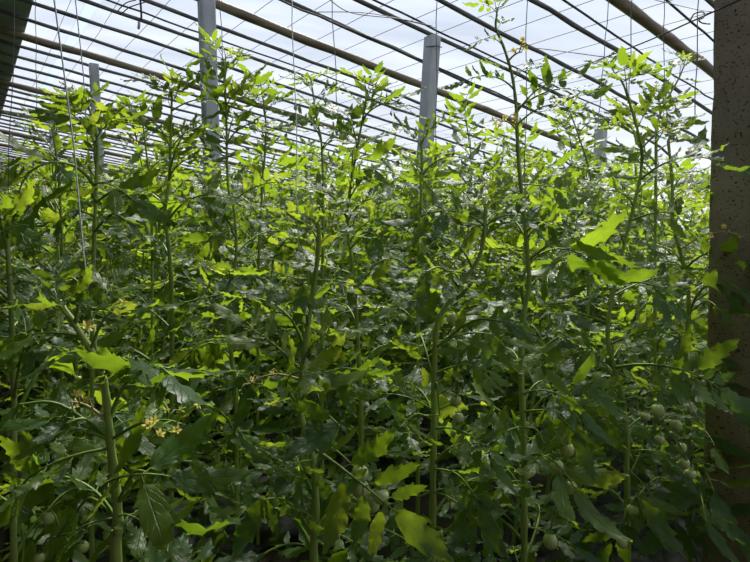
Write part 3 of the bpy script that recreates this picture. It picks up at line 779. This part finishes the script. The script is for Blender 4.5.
for gi in range(len(ends)-1):
    a, b = ends[gi], ends[gi+1]; n = max(1, round((b-a)/.41)-1)
    for k in range(n):
        l = a+(b-a)*(k+1)/(n+1); seed += 1
        mb, m = pole(l, -.03, 8.7, .0165, M['thin_bamboo'], seed, dl=.04*((seed % 5)-2))
        o = mb.build('thin_roof_pole', [m])
        lab = ('thin dark roof pole, %s one %s' % (OW[n-1-k] if False else OW[k], gapn[gi])) if gi in (1, 2) else ('thin dark roof pole '+gapn[gi] if gi == 0 else 'thin dark roof pole among the dense far lines at left')
        tag(o, lab, 'roof pole', 'thin roof poles')
# thin laths lying beside some poles
laths = [(1.68, 'along the thick bamboo at the top right corner'), (2.10, 'close under the second roof pole from the right'), (2.98, 'paired with a roof pole above the tilted post'), (3.52, 'paired with the roof pole left of the tilted post'), (4.55, 'paired with a roof pole at top centre')]
for i, (l, w) in enumerate(laths):
    mb, m = pole(l, .7, 6.0, .008, M['lath'], 400+i, drop=.045, dl=-.06, nodes=False)
    tag(mb.build('roof_lath', [m]), 'very thin dark lath '+w, 'lath', 'laths beside the roof poles')
# film wires along the house
i = 0; s = .75
while s < 5.6:
    pts = [ls(LMIN+.05+(LMAX-LMIN-.1)*t/30, s+.012*math.sin(t*1.3+s*7), roof_z(s)+.018) for t in range(31)]
    mb = MB(); mb.tube(pts, .0022, 4); tag(mb.build('roof_wire', [M['wire']]), 'fine steel wire running lengthwise under the roof film', 'wire', 'fine steel wires under the film'); s += .27; i += 1
# seam strip at the vent edge of the film
mb = MB(); vs = [ls(l, s, roof_z(s)+.036) for l in (LMIN, LMAX) for s in (.84, .93)]+[ls(l, s, roof_z(s)+.026) for l in (LMIN, LMAX) for s in (.84, .93)]
mb.add(vs, [(0, 1, 3, 2), (4, 6, 7, 5), (0, 2, 6, 4), (1, 5, 7, 3), (0, 4, 5, 1), (2, 3, 7, 6)])
m_, nt_, nn_, lk_ = mat('film_seam')
t_ = N(nt_, 'ShaderNodeBsdfTransparent'); t_.inputs[0].default_value = (.62, .66, .70, 1)
d_ = N(nt_, 'ShaderNodeBsdfTranslucent'); d_.inputs[0].default_value = (.7, .75, .8, 1)
x_ = N(nt_, 'ShaderNodeMixShader', i_0=.35); lk_.new(t_.outputs[0], x_.inputs[1]); lk_.new(d_.outputs[0], x_.inputs[2]); out(nt_, x_.outputs[0])
M['seam'] = m_
o = mb.build('trim_1', [M['seam']], None, False); o['kind'] = 'structure'

# posts
def post(label, px, ytop, Y, half, lean=(0, 0), hook=False, top=None):
    p = at(px, ytop, Y); sc_ = p.dot(SD); zt = roof_z(sc_)-.045 if top is None else top
    b = V((p.x+lean[0]*zt, p.y+lean[1]*zt, 0)); t = V((p.x, p.y, zt))
    root = empty('concrete_post', b); tag(root, label, 'post', 'grey concrete posts')
    mb = MB(); ax = LD.lerp(SD, .0); ay = SD
    k = 14; ring = []
    c = half*.18
    shape = [(-half+c, -half), (half-c, -half), (half, -half+c), (half, half-c), (half-c, half), (-half+c, half), (-half, half-c), (-half, -half+c)]
    vs = []; fs = []
    for i in range(k+1):
        q = b.lerp(t, i/k)-b
        for x, y in shape:
            w = 1+.02*noise.noise(V((x*9+px, y*9, i*.7)))
            vs.append(q+ax*x*w+ay*y*w)
    for i in range(k):
        for j in range(8): fs.append((i*8+j, i*8+(j+1) % 8, (i+1)*8+(j+1) % 8, (i+1)*8+j))
    fs += [tuple(range(7, -1, -1)), tuple(k*8+j for j in range(8))]
    mb.add(vs, fs); mb.build('shaft', [M['concrete']], root, False)
    if hook:
        w = MB(); q = t-b
        w.tube([q+V((-half*1.15, -half*1.3, -.09)), q+V((half*.6, -half*1.45, -.085)), q+V((half*1.4, -half*.4, -.08))], .004, 5)
        w.build('wire_tie', [M['dark_wire']], root)
    return root
ptop = at(430, 37, 4.2).z
post('tilted grey concrete post at top centre with its flat head showing', 432.5, 37, 4.2, .048, (-.055, 0), True, ptop)
post('tall grey concrete post at upper left running out of the frame top', 207, 20, 4.0, .050)
post('short grey concrete post at upper left under the thick bamboo pole', 93, 52, 5.8, .042)
post('small grey concrete post at far left behind the hanging strings', 51, 112, 9.0, .042)
post('tiniest grey concrete post at far left edge beyond the others', 29, 135, 12.6, .042)
post('pale stub of concrete post among leaves left of the dark pillar', 601, 129, 5.4, .046, top=at(601, 129, 5.4).z)

# pillar
pc = V((0, 0, 0)); e0 = at(712, 0, 1.97); e1 = at(700, 540, 1.97)
half = .12
c0 = V((e1.x, e1.y, 0)); lean = (e0-e1)/(e0.z-e1.z)
corner_b = e1-lean*e1.z; zt = roof_z((e0.dot(SD)))-.0
mb = MB(); vs = []; fs = []; nr = 40; per = 12
for i in range(nr+1):
    z = zt*i/nr
    cc = corner_b+lean*z + SD*half - LD*half
    k = 0
    for side in range(4):
        for q in range(per):
            u = -1+2*q/per
            x, y = ((u, -1), (1, u), (-u, 1), (-1, -u))[side]
            w = 1+.035*noise.noise(V((x*2.2, y*2.2, z*9)))+.02*noise.noise(V((x*7, y*7, z*30)))
            rr = 1 - .05*max(0, abs(x)+abs(y)-1.8)*5
            vs.append(cc+LD*x*half*w*rr+SD*y*half*w*rr)
n = per*4
for i in range(nr):
    for j in range(n): fs.append((i*n+j, i*n+(j+1) % n, (i+1)*n+(j+1) % n, (i+1)*n+j))
fs += [tuple(range(n-1, -1, -1)), tuple(nr*n+j for j in range(n))]
mb.add(vs, fs); o = mb.build('concrete_pillar', [M['pillar']], None, True)
tag(o, 'dark brown pitted concrete pillar at the right edge', 'pillar', None, 'thing')

# support wires and hooks under the roof
def wire(label, pts, r, m=None, name='support_wire', group='support wires under the roof', n=6):
    mb = MB(); mb.tube(spline(pts, n), r, 5); return tag(mb.build(name, [m or M['dark_wire']]), label, 'wire', group)
wire('dark wire tied to the top of the brown pillar and rising left to right', [at(520, 92, 4.0), at(580, 67, 3.2), at(640, 44, 2.5), at(697, 19, 2.05), at(746, -3, 1.80)], .0032)
wire('dark wire crossing above the tilted post from upper left', [at(330, 0, 3.3), at(352, 13, 3.4), at(400, 19, 3.6), at(432, 26, 4.0)], .003)
wire('thin wire sloping down to the right in front of the roof at top centre', [at(318, 12, 3.4), at(375, 14, 3.5), at(436, 28, 4.1)], .0025)
wire('loose dark wire between the upper right roof poles and the pillar wire', [at(535, 48, 3.4), at(560, 51, 3.3), at(604, 57, 3.1)], .0025)
wire('thin wire from the pillar top towards the upper left', [at(655, 0, 2.4), at(690, 8, 2.2), at(712, 12, 1.93)], .0018)
wire('curled end of dark wire twisted beside the pillar edge', [at(690, 22, 2.04), at(694, 14, 2.04), at(703, 12, 2.02), at(704, 17, 2.0), at(699, 20, 2.0), at(702, 23, 2.0), at(710, 24, 1.95)], .0025)

# training strings: hang from the roof, run down to a plant
def string(label, p_top, p_bot, r=.0014, m=None, extra=None):
    """p_* = (px, py, Y); carried on upward to the roof poles"""
    a = at(*p_top); b = at(*p_bot); d = (a-b)
    z = lambda p: roof_z(p.dot(SD))-.03
    t = 1.0
    q = b+d*t
    for _ in range(400):
        if q.z >= z(q): break
        t += .02; q = b+d*t
    if a.z > z(a):
        while q.z > z(q) and t > .1: t -= .005; q = b+d*t
    pts = [q.lerp(b, i/12)+V((.003*math.sin(i*2.1), 0, 0)) for i in range(13)]
    mb = MB(); mb.tube(pts, r, 5)
    return tag(mb.build('training_string', [m or M['grey_twine']]), label, 'string', 'plant training strings')
string('pale training string hanging to the near lower left plant', (56, 10, .9), (97, 352, .87), .0013, M['twine'])
string('second training string at left, just right of the pale one', (76, 5, 1.36), (93, 190, 1.40), .0013, M['twine'])
string('grey training string left of the tilted post dropping past a leafy gap', (292, -10, 1.5), (299, 255, 1.17), .0013, M['twine'])
string('thin string right of the tilted concrete post', (437, -10, 2.0), (436, 150, 2.1), .0016)
string('thin string hanging between the post strings at top centre', (332, 3, 2.3), (338, 120, 2.33), .0018)
string('thin string behind the tallest plant', (527, 0, 1.7), (525, 200, 1.57), .0013)
string('thin string behind the curved stemmed plant left of the pillar', (632, 0, 2.1), (629, 110, 2.1), .0018)
string('string hanging from the pillar wire left of the pillar edge', (698, 19, 2.05), (695, 115, 2.05), .0019)
string('short string hanging down to the pale post stub', (604, 57, 3.1), (598, 128, 3.1), .0024)
string('string between two strings just left of the pillar', (664, 32, 2.3), (664, 120, 2.3), .0017)
string('string beside the tall upper left post', (219, 0, 1.65), (226, 110, 1.62), .0012)
string('faint string hanging at far upper left before the small post', (36, 48, 3.4), (37, 130, 3.4), .002)
string('faint string in front of the dark left edge plant', (12, 80, 1.13), (8, 215, 1.13), .0008)

# drop hose hanging from the roof at upper left
root = empty('hanging_hose', at(136, 0, 3.2)); tag(root, 'thin dark hose with pale nozzle hanging from roof at upper left', 'hose')
zt_ = at(136, 0, 3.2); zr = roof_z(zt_.dot(SD))-.03
def rel(p): return p-root.location
mb = MB(); mb.tube(spline([rel(V((zt_.x, zt_.y, zr))), rel(at(141, 8, 3.2)), rel(at(140, 20, 3.2)), rel(at(139, 25, 3.2))], 4), .006, 6); mb.build('hose', [M['lath']], root)
mb = MB(); mb.tube([rel(at(139.5, 22, 3.2)), rel(at(138.5, 29, 3.2))], [.009, .007], 6); mb.build('nozzle', [M['clip']], root)
mb = MB(); mb.tube(spline([rel(at(146, 2, 3.2)), rel(at(130, 7, 3.2)), rel(at(122, 13, 3.2)), rel(at(118, 11, 3.2)), rel(at(126, 3, 3.2)), rel(at(136, 0, 3.2))], 4), .003, 6); mb.build('loop', [M['lath']], root)

# ------------------------------------------------------------------ light
w = bpy.data.worlds.new('sky'); sc.world = w; w.use_nodes = True
nt = w.node_tree; nt.nodes.clear()
tc = N(nt, 'ShaderNodeTexCoord'); sx = N(nt, 'ShaderNodeSeparateXYZ'); nt.links.new(tc.outputs['Generated'], sx.inputs[0])
rp = ramp(nt, [(0.0, (.92, .96, 1.0)), (.12, (.82, .89, 1.0)), (.45, (.68, .79, 1.0)), (1.0, (.54, .69, 1.0))], sx.outputs[2])
bg = N(nt, 'ShaderNodeBackground', i_Strength=.84); nt.links.new(rp.outputs[0], bg.inputs[0])
wo = N(nt, 'ShaderNodeOutputWorld'); nt.links.new(bg.outputs[0], wo.inputs[0])
sd = bpy.data.lights.new('sun', 'SUN'); sd.energy = 9.5; sd.angle = math.radians(8); sd.color = (1.0, .94, .84)
so = bpy.data.objects.new('sun', sd); C.objects.link(so)
to_sun = (SD*.62+LD*.55+V((0, 0, 1.0))).normalized()
so.rotation_euler = to_sun.to_track_quat('Z', 'Y').to_euler(); so.location = to_sun*30

sc.view_settings.view_transform = 'Standard'; sc.view_settings.look = 'None'
sc.view_settings.exposure = 0.0; sc.view_settings.gamma = 1.0; sc.view_settings.use_curve_mapping = False
sc.cycles.max_bounces = 8; sc.cycles.transparent_max_bounces = 12; sc.cycles.transmission_bounces = 8; sc.cycles.diffuse_bounces = 4
